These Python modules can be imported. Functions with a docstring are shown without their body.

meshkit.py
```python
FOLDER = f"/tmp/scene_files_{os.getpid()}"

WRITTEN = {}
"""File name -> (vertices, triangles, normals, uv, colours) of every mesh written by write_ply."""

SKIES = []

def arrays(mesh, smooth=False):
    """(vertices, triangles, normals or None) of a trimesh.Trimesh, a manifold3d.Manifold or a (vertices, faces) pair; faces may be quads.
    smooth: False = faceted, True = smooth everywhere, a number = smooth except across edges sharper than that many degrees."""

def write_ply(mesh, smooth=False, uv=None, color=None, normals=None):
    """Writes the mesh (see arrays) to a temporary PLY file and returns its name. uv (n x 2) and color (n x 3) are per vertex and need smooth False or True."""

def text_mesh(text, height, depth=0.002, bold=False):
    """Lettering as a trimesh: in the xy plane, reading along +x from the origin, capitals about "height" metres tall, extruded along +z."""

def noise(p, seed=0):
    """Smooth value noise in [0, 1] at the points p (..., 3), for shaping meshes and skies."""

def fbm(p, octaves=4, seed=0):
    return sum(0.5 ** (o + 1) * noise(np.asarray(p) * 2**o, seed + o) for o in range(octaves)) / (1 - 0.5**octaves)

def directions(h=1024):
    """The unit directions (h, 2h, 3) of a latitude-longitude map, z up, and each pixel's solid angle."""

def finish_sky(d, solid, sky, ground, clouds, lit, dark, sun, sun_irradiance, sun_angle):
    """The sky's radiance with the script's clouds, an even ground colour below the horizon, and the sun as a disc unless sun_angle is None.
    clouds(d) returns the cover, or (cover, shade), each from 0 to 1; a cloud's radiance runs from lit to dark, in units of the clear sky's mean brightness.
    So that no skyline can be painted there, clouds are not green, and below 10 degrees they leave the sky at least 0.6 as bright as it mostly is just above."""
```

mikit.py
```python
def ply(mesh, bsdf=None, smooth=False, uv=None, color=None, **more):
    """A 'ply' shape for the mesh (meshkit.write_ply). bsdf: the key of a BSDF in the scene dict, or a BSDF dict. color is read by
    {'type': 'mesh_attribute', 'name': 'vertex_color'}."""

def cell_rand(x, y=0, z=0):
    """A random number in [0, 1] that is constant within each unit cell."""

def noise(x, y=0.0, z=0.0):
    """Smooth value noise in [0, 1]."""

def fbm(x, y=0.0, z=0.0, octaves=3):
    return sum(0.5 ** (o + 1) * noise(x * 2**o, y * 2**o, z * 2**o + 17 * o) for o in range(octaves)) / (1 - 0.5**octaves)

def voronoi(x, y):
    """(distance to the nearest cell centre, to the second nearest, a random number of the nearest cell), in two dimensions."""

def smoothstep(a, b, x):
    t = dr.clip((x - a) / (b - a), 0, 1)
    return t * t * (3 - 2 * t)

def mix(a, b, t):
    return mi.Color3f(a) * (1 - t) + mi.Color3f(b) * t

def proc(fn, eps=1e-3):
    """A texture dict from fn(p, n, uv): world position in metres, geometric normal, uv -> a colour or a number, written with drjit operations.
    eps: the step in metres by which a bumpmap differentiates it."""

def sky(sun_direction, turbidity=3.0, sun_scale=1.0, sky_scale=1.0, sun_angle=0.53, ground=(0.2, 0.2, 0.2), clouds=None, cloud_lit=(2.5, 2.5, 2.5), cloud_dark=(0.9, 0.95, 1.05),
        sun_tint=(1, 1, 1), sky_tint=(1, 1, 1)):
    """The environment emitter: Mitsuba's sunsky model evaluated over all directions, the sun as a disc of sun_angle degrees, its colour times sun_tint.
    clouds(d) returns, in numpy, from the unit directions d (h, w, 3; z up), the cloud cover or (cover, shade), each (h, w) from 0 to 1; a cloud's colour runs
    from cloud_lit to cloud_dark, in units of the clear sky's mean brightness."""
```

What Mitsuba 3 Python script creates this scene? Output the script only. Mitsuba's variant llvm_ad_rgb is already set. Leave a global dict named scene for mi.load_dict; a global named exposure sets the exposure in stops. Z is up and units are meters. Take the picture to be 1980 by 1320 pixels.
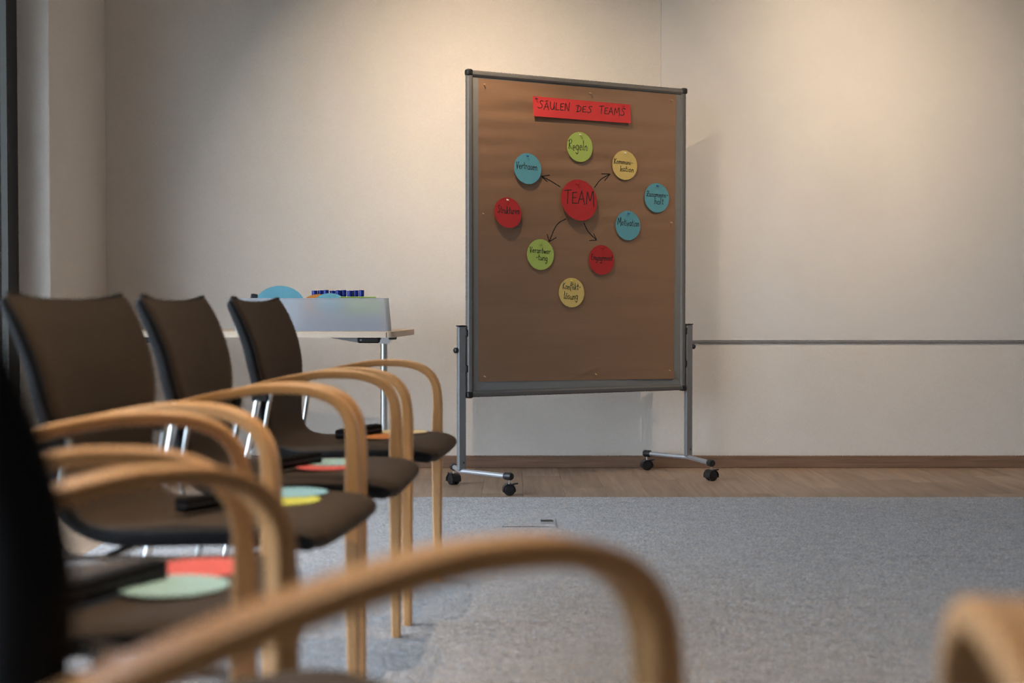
import math
import numpy as np
import trimesh
import drjit as dr
import mitsuba as mi
import mikit
from mikit import proc, noise, fbm, cell_rand, smoothstep, mix
from shapely.geometry import LineString, Polygon, Point, box as sbox
from shapely.ops import unary_union
from shapely import affinity

T = mi.ScalarTransform4f
scene, labels = {}, {}

# ------------------------------------------------------------------ camera
CAM_H = 0.832
PITCH = math.atan(68 / 2700.0)
scene['camera'] = {
    'type': 'thinlens', 'fov': 2 * math.degrees(math.atan(990 / 2700.0)), 'fov_axis': 'x',
    'aperture_radius': 0.0085, 'focus_distance': 6.35, 'near_clip': 0.05, 'far_clip': 200.0,
    'to_world': T().look_at(origin=[0, 0, CAM_H], target=[0, math.cos(PITCH), CAM_H - math.sin(PITCH)], up=[0, 0, 1]),
}
exposure = 0.0

# ------------------------------------------------------------------ daylight: overcast sky through the window wall
scene['sky'] = mikit.sky([-0.6, 0.2, 0.5], turbidity=4.0, sun_scale=0.0, sky_scale=61.0, ground=(0.22, 0.23, 0.22),
                         clouds=lambda d: np.ones(d.shape[:2]), cloud_lit=(0.90, 1.08, 1.28), cloud_dark=(0.7, 0.9, 1.1))
SKY_GAIN = 1.0
# warm track spots under the ceiling: (position, aim, intensity, beam half angle, cutoff half angle)
WARM = (1.0, 0.78, 0.55)
SPOTS = [
    ((-0.22, 5.40, 2.98), (-0.20, 7.19, 1.72), 16.0, 8, 34),
    ((1.86, 5.40, 2.98), (1.72, 7.19, 1.54), 14.5, 8, 42),
    ((-0.38, 1.90, 2.98), (-0.28, 1.80, 0.0), 13.0, 15, 48),
    ((-0.55, 3.60, 2.98), (-0.45, 3.70, 0.0), 4.0, 15, 50),
]

# ------------------------------------------------------------------ helpers
def numbered(name):
    taken = {k.split('__')[0] if '__' not in name else '__'.join(k.split('__')[:name.count('__') + 1]) for k in list(scene) + list(labels)}
    if name not in taken:
        return name
    i = 1
    while f'{name}_{i:03d}' in taken:
        i += 1
    return f'{name}_{i:03d}'

def put(name, mesh, mat, smooth=False, tw=None, **kw):
    d = mesh if isinstance(mesh, dict) else mikit.ply(mesh, mat, smooth=smooth, **kw)
    d = dict(d)
    if tw is not None:
        d['to_world'] = tw
    scene[name] = d
    return name

def part(parent, name, mesh, mat=None, smooth=False, tw=None, label=None, kind=None, **kw):
    key = numbered(parent + '__' + name)
    put(key, mesh, mat, smooth, tw, **kw)
    if label or kind:
        labels[key] = {}
        if label: labels[key]['label'] = label
        if kind: labels[key]['kind'] = kind
    return key

def tag(key, label, category, group=None, kind=None):
    labels[key] = {'label': label, 'category': category}
    if group: labels[key]['group'] = group
    if kind: labels[key]['kind'] = kind
    return key

def struct(name, label=None, category=None):
    labels[name] = {'kind': 'structure'}
    if label: labels[name]['label'] = label
    if category: labels[name]['category'] = category
    return name

def cat(*ms):
    return trimesh.util.concatenate([m for m in ms])

def cbox(lo, hi, c=0.0):
    """box with chamfered edges"""
    lo, hi = np.minimum(lo, hi), np.maximum(lo, hi)
    if c <= 0:
        m = trimesh.creation.box(extents=np.subtract(hi, lo)); m.apply_translation((np.add(lo, hi)) / 2); return m
    c = min(c, 0.49 * float(np.min(np.subtract(hi, lo))))
    pts = []
    for ix in (0, 1):
        for iy in (0, 1):
            for iz in (0, 1):
                p = np.array([(lo, hi)[ix][0], (lo, hi)[iy][1], (lo, hi)[iz][2]], float)
                s = np.array([1 - 2 * ix, 1 - 2 * iy, 1 - 2 * iz]) * c
                for k in range(3):
                    q = p + s; q[k] = p[k]; pts.append(q)
    return trimesh.convex.convex_hull(np.array(pts))

def rbox(lo, hi, r, n=5):
    """box with rounded edges: hull of sphere octants"""
    lo, hi = np.array(lo, float), np.array(hi, float)
    s = trimesh.creation.icosphere(subdivisions=2, radius=r).vertices
    pts = [s + [(lo + r, hi - r)[i][0], (lo + r, hi - r)[j][1], (lo + r, hi - r)[k][2]] for i in (0, 1) for j in (0, 1) for k in (0, 1)]
    return trimesh.convex.convex_hull(np.vstack(pts))

def grid_faces(nu, nv, closed_v=False):
    i, j = np.meshgrid(np.arange(nu - 1), np.arange(nv if closed_v else nv - 1), indexing='ij')
    a = i * nv + j; b = i * nv + (j + 1) % nv; c = (i + 1) * nv + (j + 1) % nv; d = (i + 1) * nv + j
    q = np.stack([a, b, c, d], -1).reshape(-1, 4)
    return np.vstack([q[:, [0, 1, 2]], q[:, [0, 2, 3]]])

def tube(path, r, sides=14, caps=True, ell=None):
    """round (or oval: ell = second radius) tube along a polyline"""
    p = np.asarray(path, float); n = len(p)
    t = np.gradient(p, axis=0); t /= np.linalg.norm(t, axis=1, keepdims=True)
    ref = np.array([0, 0, 1.0]) if abs(t[0][2]) < 0.9 else np.array([0, 1.0, 0])
    A = []
    a = ref - t[0] * np.dot(ref, t[0]); a /= np.linalg.norm(a)
    for k in range(n):
        a = a - t[k] * np.dot(a, t[k]); a /= np.linalg.norm(a); A.append(a.copy())
    A = np.array(A); B = np.cross(t, A)
    ang = np.arange(sides) * 2 * np.pi / sides
    r2 = r if ell is None else ell
    v = p[:, None] + r * np.cos(ang)[None, :, None] * A[:, None] + r2 * np.sin(ang)[None, :, None] * B[:, None]
    f = grid_faces(n, sides, True)
    v = v.reshape(-1, 3); fs = [f]
    if caps:
        v = np.vstack([v, p[:1], p[-1:]]); j = np.arange(sides); k = (j + 1) % sides
        fs.append(np.stack([j * 0 + n * sides, k, j], 1)); fs.append(np.stack([j * 0 + n * sides + 1, (n - 1) * sides + j, (n - 1) * sides + k], 1))
    m = trimesh.Trimesh(v, np.vstack(fs), process=False)
    if m.volume < 0: m.invert()
    return m

def lathe(profile, sides=28):
    m = trimesh.creation.revolve(np.array(profile, float), sections=sides)
    if m.volume < 0: m.invert()
    return m

def orient(mesh, axis_to, at=(0, 0, 0)):
    """turns a mesh built along +z to point along axis_to, then moves it"""
    R = trimesh.geometry.align_vectors([0, 0, 1], np.asarray(axis_to, float) / np.linalg.norm(axis_to))
    m = mesh.copy(); m.apply_transform(R); m.apply_translation(at); return m

def bez(p, n=16):
    """Catmull-Rom curve through points"""
    p = np.asarray(p, float); P = np.vstack([2 * p[0] - p[1], p, 2 * p[-1] - p[-2]]); out = []
    for i in range(1, len(P) - 2):
        for t in np.linspace(0, 1, n, endpoint=False):
            a, b, c, d = P[i - 1:i + 3]
            out.append(0.5 * (2 * b + (c - a) * t + (2 * a - 5 * b + 4 * c - d) * t * t + (3 * b - a - 3 * c + d) * t ** 3))
    out.append(p[-1]); return np.array(out)

def extrude(poly, depth):
    gs = getattr(poly, 'geoms', [poly])
    return cat(*[trimesh.creation.extrude_polygon(g, depth, engine='earcut') for g in gs if g.area > 1e-9])

def pl(x, y, z, deg=0.0):
    return T().translate([x, y, z]).rotate([0, 0, 1], deg)

# ------------------------------------------------------------------ materials
def diffuse(name, rgb, rough=0.8, spec=0.3, **kw):
    scene[name] = {'type': 'principled', 'base_color': rgb if isinstance(rgb, dict) else {'type': 'rgb', 'value': list(rgb)}, 'roughness': rough, 'specular': spec, **kw}
    return name

def two(name):
    scene[name] = {'type': 'twosided', 'bsdf': scene[name]}
    return name

def wallpaper_fn(p, n, uv):
    # woven glass-fibre weave: offset little lozenges, about 9 mm apart
    h = p.x + p.y
    u, w = h / 0.0098, p.z / 0.0120
    s = dr.sin(u * 2 * math.pi + w * math.pi) * dr.sin(w * 2 * math.pi - u * math.pi * 0.5)
    g = fbm(h * 160, p.z * 160, 3.0, octaves=2)
    return 0.5 + 0.34 * s + 0.32 * (g - 0.5)
def wallpaper_col(p, n, uv):
    k = wallpaper_fn(p, n, uv)
    big = fbm(p.x * 1.6, p.y * 1.6, p.z * 1.6)
    return mi.Color3f(0.70, 0.635, 0.565) * (0.865 + 0.20 * k + 0.05 * (big - 0.5))
scene['mat_wallpaper'] = {'type': 'bumpmap', 'arbitrary': proc(wallpaper_fn, eps=1.2e-3), 'scale': 0.0006,
                          'bsdf': {'type': 'principled', 'base_color': proc(wallpaper_col), 'roughness': 0.85, 'specular': 0.2}}
diffuse('mat_ceiling', (0.58, 0.57, 0.555), 0.9)
diffuse('mat_plain_wall', (0.46, 0.42, 0.375), 0.9)
def panel_col(p, n, uv):
    return mi.Color3f(0.66, 0.62, 0.58) * (0.985 + 0.03 * fbm(p.x * 3, p.z * 3, 1.0))
diffuse('mat_panel', proc(panel_col), 0.42, 0.35)

def carpet_col(p, n, uv):
    a = fbm(p.x * 230, p.y * 200, 0.0, octaves=3)
    b = fbm(p.x * 24, p.y * 60, 5.0, octaves=3)
    c = noise(p.x * 420, p.y * 420, 2.0)
    v = 0.20 + 0.39 * smoothstep(0.20, 0.82, a * 0.65 + c * 0.35) + 0.11 * (b - 0.5)
    tint = smoothstep(0.35, 0.65, fbm(p.x * 90, p.y * 90, 9.0, octaves=2))
    return mix((0.985, 0.962, 0.975), (1.07, 0.972, 0.905), tint) * v * 0.85
def carpet_h(p, n, uv):
    return fbm(p.x * 300, p.y * 300, 1.0, octaves=2)
scene['mat_carpet'] = {'type': 'bumpmap', 'arbitrary': proc(carpet_h, eps=1e-3), 'scale': 0.0025,
                       'bsdf': {'type': 'principled', 'base_color': proc(carpet_col), 'roughness': 0.95, 'specular': 0.1, 'sheen': 0.3}}

PLANK_TONES = [(0.258, 0.170, 0.112), (0.285, 0.190, 0.126), (0.238, 0.156, 0.102), (0.270, 0.182, 0.124)]
for k, tone in enumerate(PLANK_TONES):
    def fn(p, n, uv, tone=tone, k=k):
        g = fbm(p.x * 60, p.y * 3.0, 7.0 * k, octaves=4)
        w = fbm(p.x * 9 + 3.1 * k, p.y * 2.2, 3.0, octaves=3)
        f = noise(p.x * 420, p.y * 9, 1.0 * k)
        return mi.Color3f(*tone) * (0.72 + 0.30 * g + 0.36 * w + 0.10 * (f - 0.5))
    diffuse(f'mat_plank_{k}', proc(fn), 0.48, 0.4)
diffuse('mat_underfloor', (0.13, 0.085, 0.058), 0.9)

def base_wood(p, n, uv):
    g = fbm(p.x * 5 + p.y * 5, p.z * 110, 2.0, octaves=3)
    f = noise((p.x + p.y) * 14, p.z * 500, 4.0)
    return mi.Color3f(0.20, 0.115, 0.072) * (0.7 + 0.5 * g + 0.16 * f)
diffuse('mat_baseboard', proc(base_wood), 0.45, 0.4)

def beech(p, n, uv):
    g = fbm(uv.x * 5, uv.y * 60, 1.0, octaves=3)
    f = noise(uv.x * 22, uv.y * 420, 3.0)
    return mi.Color3f(0.64, 0.335, 0.130) * (0.84 + 0.26 * g + 0.10 * (f - 0.5))
scene['mat_beech'] = {'type': 'principled', 'base_color': proc(beech), 'roughness': 0.38, 'specular': 0.5, 'clearcoat': 0.5, 'clearcoat_gloss': 0.85}
def tabletop_wood(p, n, uv):
    g = fbm(p.x * 4, p.y * 70, p.z * 70, octaves=3)
    return mi.Color3f(0.62, 0.44, 0.29) * (0.88 + 0.22 * g)
diffuse('mat_tabletop', proc(tabletop_wood), 0.4, 0.45)
diffuse('mat_table_edge', (0.60, 0.46, 0.34), 0.45, 0.4)
diffuse('mat_table_seam', (0.16, 0.07, 0.04), 0.6)

def fabric_col(p, n, uv):
    w = noise(p.x * 900, p.y * 900, p.z * 900)
    b = fbm(p.x * 18, p.y * 18, p.z * 18)
    return mi.Color3f(0.047, 0.0315, 0.0205) * (0.80 + 0.3 * w + 0.16 * b)
diffuse('mat_fabric', proc(fabric_col), 0.80, 0.3, sheen=0.4, sheen_tint=0.6)
two('mat_fabric')
diffuse('mat_black_fabric', (0.005, 0.005, 0.006), 0.8, 0.2)
two('mat_black_fabric')
diffuse('mat_piping', (0.02, 0.016, 0.014), 0.6)
diffuse('mat_black_plastic', (0.014, 0.014, 0.015), 0.38, 0.5)
diffuse('mat_wheel', (0.012, 0.012, 0.013), 0.3, 0.5)
scene['mat_chrome'] = {'type': 'principled', 'base_color': {'type': 'rgb', 'value': [0.78, 0.79, 0.80]}, 'metallic': 1.0, 'roughness': 0.12}
scene['mat_aluminium'] = {'type': 'principled', 'base_color': {'type': 'rgb', 'value': [0.43, 0.43, 0.44]}, 'metallic': 0.6, 'roughness': 0.42}
diffuse('mat_board_frame', (0.150, 0.142, 0.134), 0.42, 0.5, metallic=0.2)
diffuse('mat_post', (0.20, 0.20, 0.20), 0.40, 0.5, metallic=0.2)
def felt_col(p, n, uv):
    return mi.Color3f(0.205, 0.20, 0.19) * (0.9 + 0.2 * noise(p.x * 700, p.y * 700, p.z * 700))
diffuse('mat_felt', proc(felt_col), 0.9, 0.2)
diffuse('mat_rail', (0.20, 0.195, 0.19), 0.5, 0.3)
diffuse('mat_grey_paint', (0.35, 0.36, 0.38), 0.45, 0.4)
diffuse('mat_window_frame', (0.016, 0.018, 0.020), 0.4, 0.4)
diffuse('mat_window_strip', (0.30, 0.39, 0.46), 0.45, 0.4)
scene['mat_pane'] = {'type': 'thindielectric', 'int_ior': 1.5}

def kraft_col(p, n, uv):
    # uv in metres on the sheet: fine ribbed kraft with long cloudy streaks across
    rib = noise(uv.x * 6, uv.y * 330, 2.0)
    cl = fbm(uv.x * 2.2, uv.y * 16, 6.0, octaves=4)
    fib = noise(uv.x * 300, uv.y * 300, 1.0)
    return mi.Color3f(0.235, 0.125, 0.066) * (0.86 + 0.06 * rib + 0.20 * cl + 0.05 * (fib - 0.5))
diffuse('mat_kraft', proc(kraft_col), 0.50, 1.0)
two('mat_kraft')
def card_mat(name, rgb):
    def fn(p, n, uv):
        return mi.Color3f(*rgb) * (0.95 + 0.1 * noise(p.x * 500, p.y * 500, p.z * 500))
    diffuse(name, proc(fn), 0.75, 0.25)
CARD = {'red': (0.40, 0.028, 0.030), 'title_red': (0.60, 0.048, 0.05), 'green': (0.36, 0.46, 0.11), 'yellow': (0.62, 0.46, 0.16), 'blue': (0.105, 0.31, 0.37),
        'coral': (0.78, 0.15, 0.13), 'mint': (0.40, 0.61, 0.60), 'sky': (0.30, 0.56, 0.66), 'lime': (0.64, 0.64, 0.12), 'orange': (0.70, 0.25, 0.08), 'cream': (0.78, 0.60, 0.32), 'white': (0.72, 0.72, 0.74), 'teal': (0.15, 0.38, 0.45), 'box_orange': (0.60, 0.22, 0.05), 'grey_card': (0.30, 0.29, 0.31)}
for k, c in CARD.items(): card_mat('mat_card_' + k, c)
diffuse('mat_ink', (0.012, 0.012, 0.012), 0.6, 0.3)
diffuse('mat_blue_cap', (0.005, 0.022, 0.24), 0.35, 0.5)
diffuse('mat_marker_body', (0.06, 0.06, 0.07), 0.4, 0.5)
scene['mat_frosted'] = {'type': 'principledthin', 'base_color': {'type': 'rgb', 'value': [0.80, 0.81, 0.85]}, 'roughness': 0.55, 'spec_trans': 0.40, 'diff_trans': 1.0, 'eta': 1.3}
diffuse('mat_lamp_housing', (0.6, 0.6, 0.6), 0.4)
for k, c in {'clear': (0.75, 0.70, 0.60), 'blue': (0.02, 0.10, 0.30), 'red': (0.35, 0.02, 0.02), 'yellow': (0.75, 0.62, 0.05), 'black': (0.02, 0.02, 0.02), 'brass': (0.40, 0.26, 0.12), 'green': (0.25, 0.32, 0.08)}.items():
    diffuse('mat_pin_' + k, c, 0.25, 0.6)

# ------------------------------------------------------------------ the room
BW, LW, WX, RW, RY, CZ = 7.19, -2.084, -2.225, 4.9, -2.6, 3.02   # back wall y, left wall x, window plane x, right wall x, rear wall y, ceiling z
PIER = 6.31
put('wall_back', cbox([LW - 0.4, BW, 0], [RW + 0.2, BW + 0.2, CZ]), 'mat_wallpaper'); struct('wall_back', 'beige woven wallpaper wall behind the pinboard')
put('wall_left', cbox([LW - 0.6, PIER, 0], [LW, BW, CZ], 0.004), 'mat_wallpaper'); struct('wall_left', 'short wallpapered pier between the window and the back wall')
put('wall_right', cbox([RW, RY, 0], [RW + 0.2, BW, CZ]), 'mat_plain_wall'); struct('wall_right')
put('wall_rear', cbox([WX - 0.3, RY - 0.2, 0], [RW + 0.2, RY, CZ]), 'mat_plain_wall'); struct('wall_rear')
put('ceiling', cbox([WX - 0.4, RY - 0.2, CZ], [RW + 0.2, BW + 0.2, CZ + 0.15]), 'mat_ceiling'); struct('ceiling')

# floor: dark base with wooden planks along the back wall and the window, carpet in the middle
CX0, CY1 = -1.43, 6.035
put('floor', cbox([WX - 0.3, RY - 0.2, -0.20], [RW + 0.2, BW + 0.2, -0.012]), 'mat_underfloor'); struct('floor', 'wood-look plank floor')
rng = np.random.default_rng(4)
plank_cache = {}
def plank(x0, x1, y0, y1):
    key = (round(x1 - x0, 4), round(y1 - y0, 4), int(rng.integers(4)))
    if key not in plank_cache:
        plank_cache[key] = mikit.ply(cbox([0.0003, 0.0003, -0.012], [x1 - x0 - 0.0003, y1 - y0 - 0.0003, 0], 0.0009), f'mat_plank_{key[2]}')
    part('floor', 'plank', plank_cache[key], tw=T().translate([x0, y0, 0]))
PW, PL = 0.185, 1.22
x = CX0
offs = [0.55, 0.15, 0.80, 0.35, 0.95, 0.65]
i = 0
while x < RW:
    x1 = min(x + PW, RW); y = BW - 0.0; ys = [CY1, CY1 + offs[i % 6], BW]
    for a, b in zip(ys[:-1], ys[1:]): plank(x, x1, a, b)
    x = x1; i += 1
x = CX0; i = 0
while x > WX + 0.01:
    x0 = max(x - PW, WX); y = BW; first = offs[(i * 2) % 6]
    while y > 0.2:
        y0 = y - (first if first else PL); first = None
        plank(x0, x, y0, y); y = y0
    x = x0; i += 1
put('floor_carpet', cbox([CX0, RY, -0.012], [RW, CY1, 0.006], 0.003), 'mat_carpet')
struct('floor_carpet', 'large grey speckled carpet inlaid in the wooden floor under the chairs')

put('baseboard_back', cbox([LW, BW - 0.016, 0], [RW, BW, 0.063], 0.003), 'mat_baseboard'); struct('baseboard_back', 'brown wooden baseboard under the back wall')
put('baseboard_left', cbox([LW, PIER, 0], [LW + 0.016, BW - 0.016, 0.063], 0.003), 'mat_baseboard'); struct('baseboard_left')

# window wall: dark posts, a grey-blue sash strip, panes
struct('window_1', 'floor-to-ceiling window with dark frame at the left edge')
part('window_1', 'frame_post', cbox([WX - 0.10, PIER - 0.140, 0], [WX, PIER, CZ], 0.004), 'mat_window_frame')
part('window_1', 'sash_strip', cbox([WX - 0.08, PIER - 0.218, 0.03], [WX + 0.003, PIER - 0.142, CZ - 0.03], 0.003), 'mat_window_strip', label='grey-blue strip of the window sash')
part('window_1', 'frame_post', cbox([WX - 0.10, PIER - 0.255, 0], [WX + 0.002, PIER - 0.220, CZ], 0.004), 'mat_window_frame')
WY0, WZ1 = 0.70, 2.40              # rear end and head of the glazed part
y = PIER - 0.255
for k, yp in enumerate([4.35, 2.55, WY0 - 0.04]):
    part('window_1', 'pane', trimesh.Trimesh([[WX - 0.035, yp + 0.04, 0.08], [WX - 0.035, y, 0.08], [WX - 0.035, y, WZ1], [WX - 0.035, yp + 0.04, WZ1]], [[0, 1, 2], [0, 2, 3]], process=False), 'mat_pane')
    part('window_1', 'mullion', cbox([WX - 0.10, yp - 0.04, 0], [WX, yp + 0.04, CZ], 0.004), 'mat_window_frame')
    y = yp - 0.04
part('window_1', 'rail', cbox([WX - 0.10, WY0, 0], [WX, PIER - 0.255, 0.08]), 'mat_window_frame')
part('window_1', 'rail', cbox([WX - 0.10, WY0, WZ1], [WX, PIER - 0.255, WZ1 + 0.08]), 'mat_window_frame')
put('wall_window', cat(cbox([WX - 0.25, RY - 0.2, 0], [WX, WY0 - 0.08, CZ]), cbox([WX - 0.25, WY0 - 0.08, WZ1 + 0.08], [WX - 0.003, PIER - 0.255, CZ])), 'mat_plain_wall'); struct('wall_window')

# smooth wall panel with a thin rail below
P0 = 0.763
part('whiteboard', 'writing_surface', cbox([P0, BW - 0.007, 0.655], [RW, BW, CZ - 0.1], 0.003), 'mat_panel')
part('whiteboard', 'bottom_rail', cbox([P0, BW - 0.010, 0.6425], [RW, BW, 0.6545], 0.002), 'mat_rail', label='thin grey rail under the white surface')
tag('whiteboard', 'large smooth off-white wall panel behind and right of the pinboard with grey lower rail', 'whiteboard')

# ------------------------------------------------------------------ handwriting: single-stroke letters (unit height of capitals = 1)
def arc(cx, cy, rx, ry, a0, a1, n=10):
    a = np.radians(np.linspace(a0, a1, n)); return [(cx + rx * math.cos(t), cy + ry * math.sin(t)) for t in a]
G = {
 'S': (0.62, [[(0.62, 0.93), (0.42, 1.0), (0.22, 0.86), (0.30, 0.66), (0.50, 0.42), (0.46, 0.12), (0.2, 0.0), (0.0, 0.12)]]),
 'A': (0.66, [[(0.0, 0.0), (0.33, 1.0), (0.62, 0.0)], [(0.12, 0.36), (0.54, 0.40)]]),
 'Ä': (0.66, [[(0.0, 0.0), (0.33, 0.95), (0.62, 0.0)], [(0.12, 0.36), (0.54, 0.40)], [(0.16, 1.10), (0.46, 1.16)]]),
 'U': (0.60, [[(0.02, 0.98), (0.06, 0.25), (0.24, 0.0), (0.46, 0.16), (0.54, 0.98)], [(0.54, 0.6), (0.58, 0.0)]]),
 'L': (0.46, [[(0.06, 1.0), (0.04, 0.03), (0.46, 0.05)]]),
 'E': (0.48, [[(0.06, 0.86), (0.05, 0.03), (0.46, 0.05)], [(0.06, 0.84), (0.46, 0.90)], [(0.06, 0.46), (0.38, 0.48)]]),
 'N': (0.64, [[(0.05, 0.0), (0.07, 0.95), (0.50, 0.02), (0.56, 1.08)]]),
 'D': (0.72, [[(0.0, 0.96), (0.36, 0.98), (0.66, 0.62), (0.52, 0.16), (0.1, 0.0)], [(0.26, 0.92), (0.2, 0.04)]]),
 'T': (0.62, [[(0.0, 0.92), (0.66, 1.02)], [(0.34, 0.98), (0.30, -0.05)]]),
 'M': (0.80, [[(0.04, 0.0), (0.12, 0.95), (0.40, 0.30), (0.66, 1.05), (0.76, -0.12)]]),
 'R': (0.58, [[(0.16, 0.86), (0.12, 0.0)], [(0.0, 0.78), (0.26, 1.0), (0.52, 0.84), (0.40, 0.58), (0.16, 0.48), (0.52, 0.0)]]),
 'V': (0.50, [[(0.0, 0.95), (0.18, 0.0), (0.46, 1.0)]]),
 'K': (0.54, [[(0.08, 1.0), (0.08, 0.0)], [(0.5, 0.95), (0.1, 0.48), (0.54, 0.0)]]),
 'Z': (0.54, [[(0.04, 0.86), (0.30, 1.0), (0.48, 0.78), (0.10, 0.06), (0.24, 0.14), (0.52, 0.02)], [(0.12, 0.5), (0.44, 0.54)]]),
 'a': (0.44, [arc(0.2, 0.25, 0.19, 0.25, 60, 360), [(0.39, 0.48), (0.38, 0.06), (0.46, 0.0)]]),
 'e': (0.40, [[(0.03, 0.26), (0.34, 0.30)] + arc(0.19, 0.26, 0.17, 0.25, 10, 310)]),
 'f': (0.28, [[(0.30, 0.98), (0.16, 0.98), (0.12, 0.7), (0.10, -0.3)], [(0.0, 0.52), (0.26, 0.54)]]),
 'g': (0.44, [arc(0.19, 0.24, 0.18, 0.24, 50, 380), [(0.38, 0.46), (0.36, -0.25), (0.2, -0.45), (0.02, -0.30)]]),
 'h': (0.42, [[(0.05, 0.98), (0.04, 0.0)], [(0.04, 0.3), (0.2, 0.5), (0.34, 0.38), (0.36, 0.0)]]),
 'i': (0.18, [[(0.06, 0.46), (0.06, 0.03), (0.16, 0.02)], [(0.07, 0.68), (0.09, 0.72)]]),
 'k': (0.40, [[(0.05, 0.98), (0.04, 0.0)], [(0.34, 0.5), (0.06, 0.24), (0.38, 0.0)]]),
 'l': (0.18, [[(0.07, 1.0), (0.05, 0.06), (0.16, 0.02)]]),
 'm': (0.62, [[(0.03, 0.46), (0.04, 0.0)], [(0.04, 0.3), (0.16, 0.48), (0.27, 0.36), (0.28, 0.0)], [(0.28, 0.3), (0.42, 0.48), (0.53, 0.36), (0.56, 0.0)]]),
 'n': (0.42, [[(0.04, 0.46), (0.04, 0.0)], [(0.04, 0.3), (0.2, 0.5), (0.34, 0.36), (0.36, 0.0)]]),
 'o': (0.42, [arc(0.2, 0.25, 0.18, 0.25, 60, 430)]),
 'ö': (0.42, [arc(0.2, 0.25, 0.18, 0.25, 60, 430), [(0.06, 0.68), (0.34, 0.70)]]),
 'r': (0.32, [[(0.04, 0.48), (0.05, 0.0)], [(0.05, 0.28), (0.16, 0.48), (0.30, 0.46)]]),
 's': (0.34, [[(0.30, 0.46), (0.12, 0.48), (0.10, 0.30), (0.28, 0.16), (0.18, 0.0), (0.0, 0.04)]]),
 't': (0.30, [[(0.13, 0.86), (0.12, 0.06), (0.26, 0.02)], [(0.0, 0.54), (0.28, 0.58)]]),
 'u': (0.44, [[(0.04, 0.48), (0.06, 0.1), (0.2, 0.0), (0.34, 0.14), (0.36, 0.48)], [(0.36, 0.3), (0.40, 0.0)]]),
 'v': (0.40, [[(0.02, 0.46), (0.17, 0.0), (0.36, 0.5)]]),
 'w': (0.56, [[(0.02, 0.46), (0.12, 0.0), (0.27, 0.40), (0.40, 0.0), (0.54, 0.48)]]),
 'z': (0.34, [[(0.03, 0.46), (0.30, 0.48), (0.02, 0.0), (0.32, 0.02)]]),
 '-': (0.36, [[(0.06, 0.36), (0.32, 0.38)]]),
 ' ': (0.52, []),
}
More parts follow.
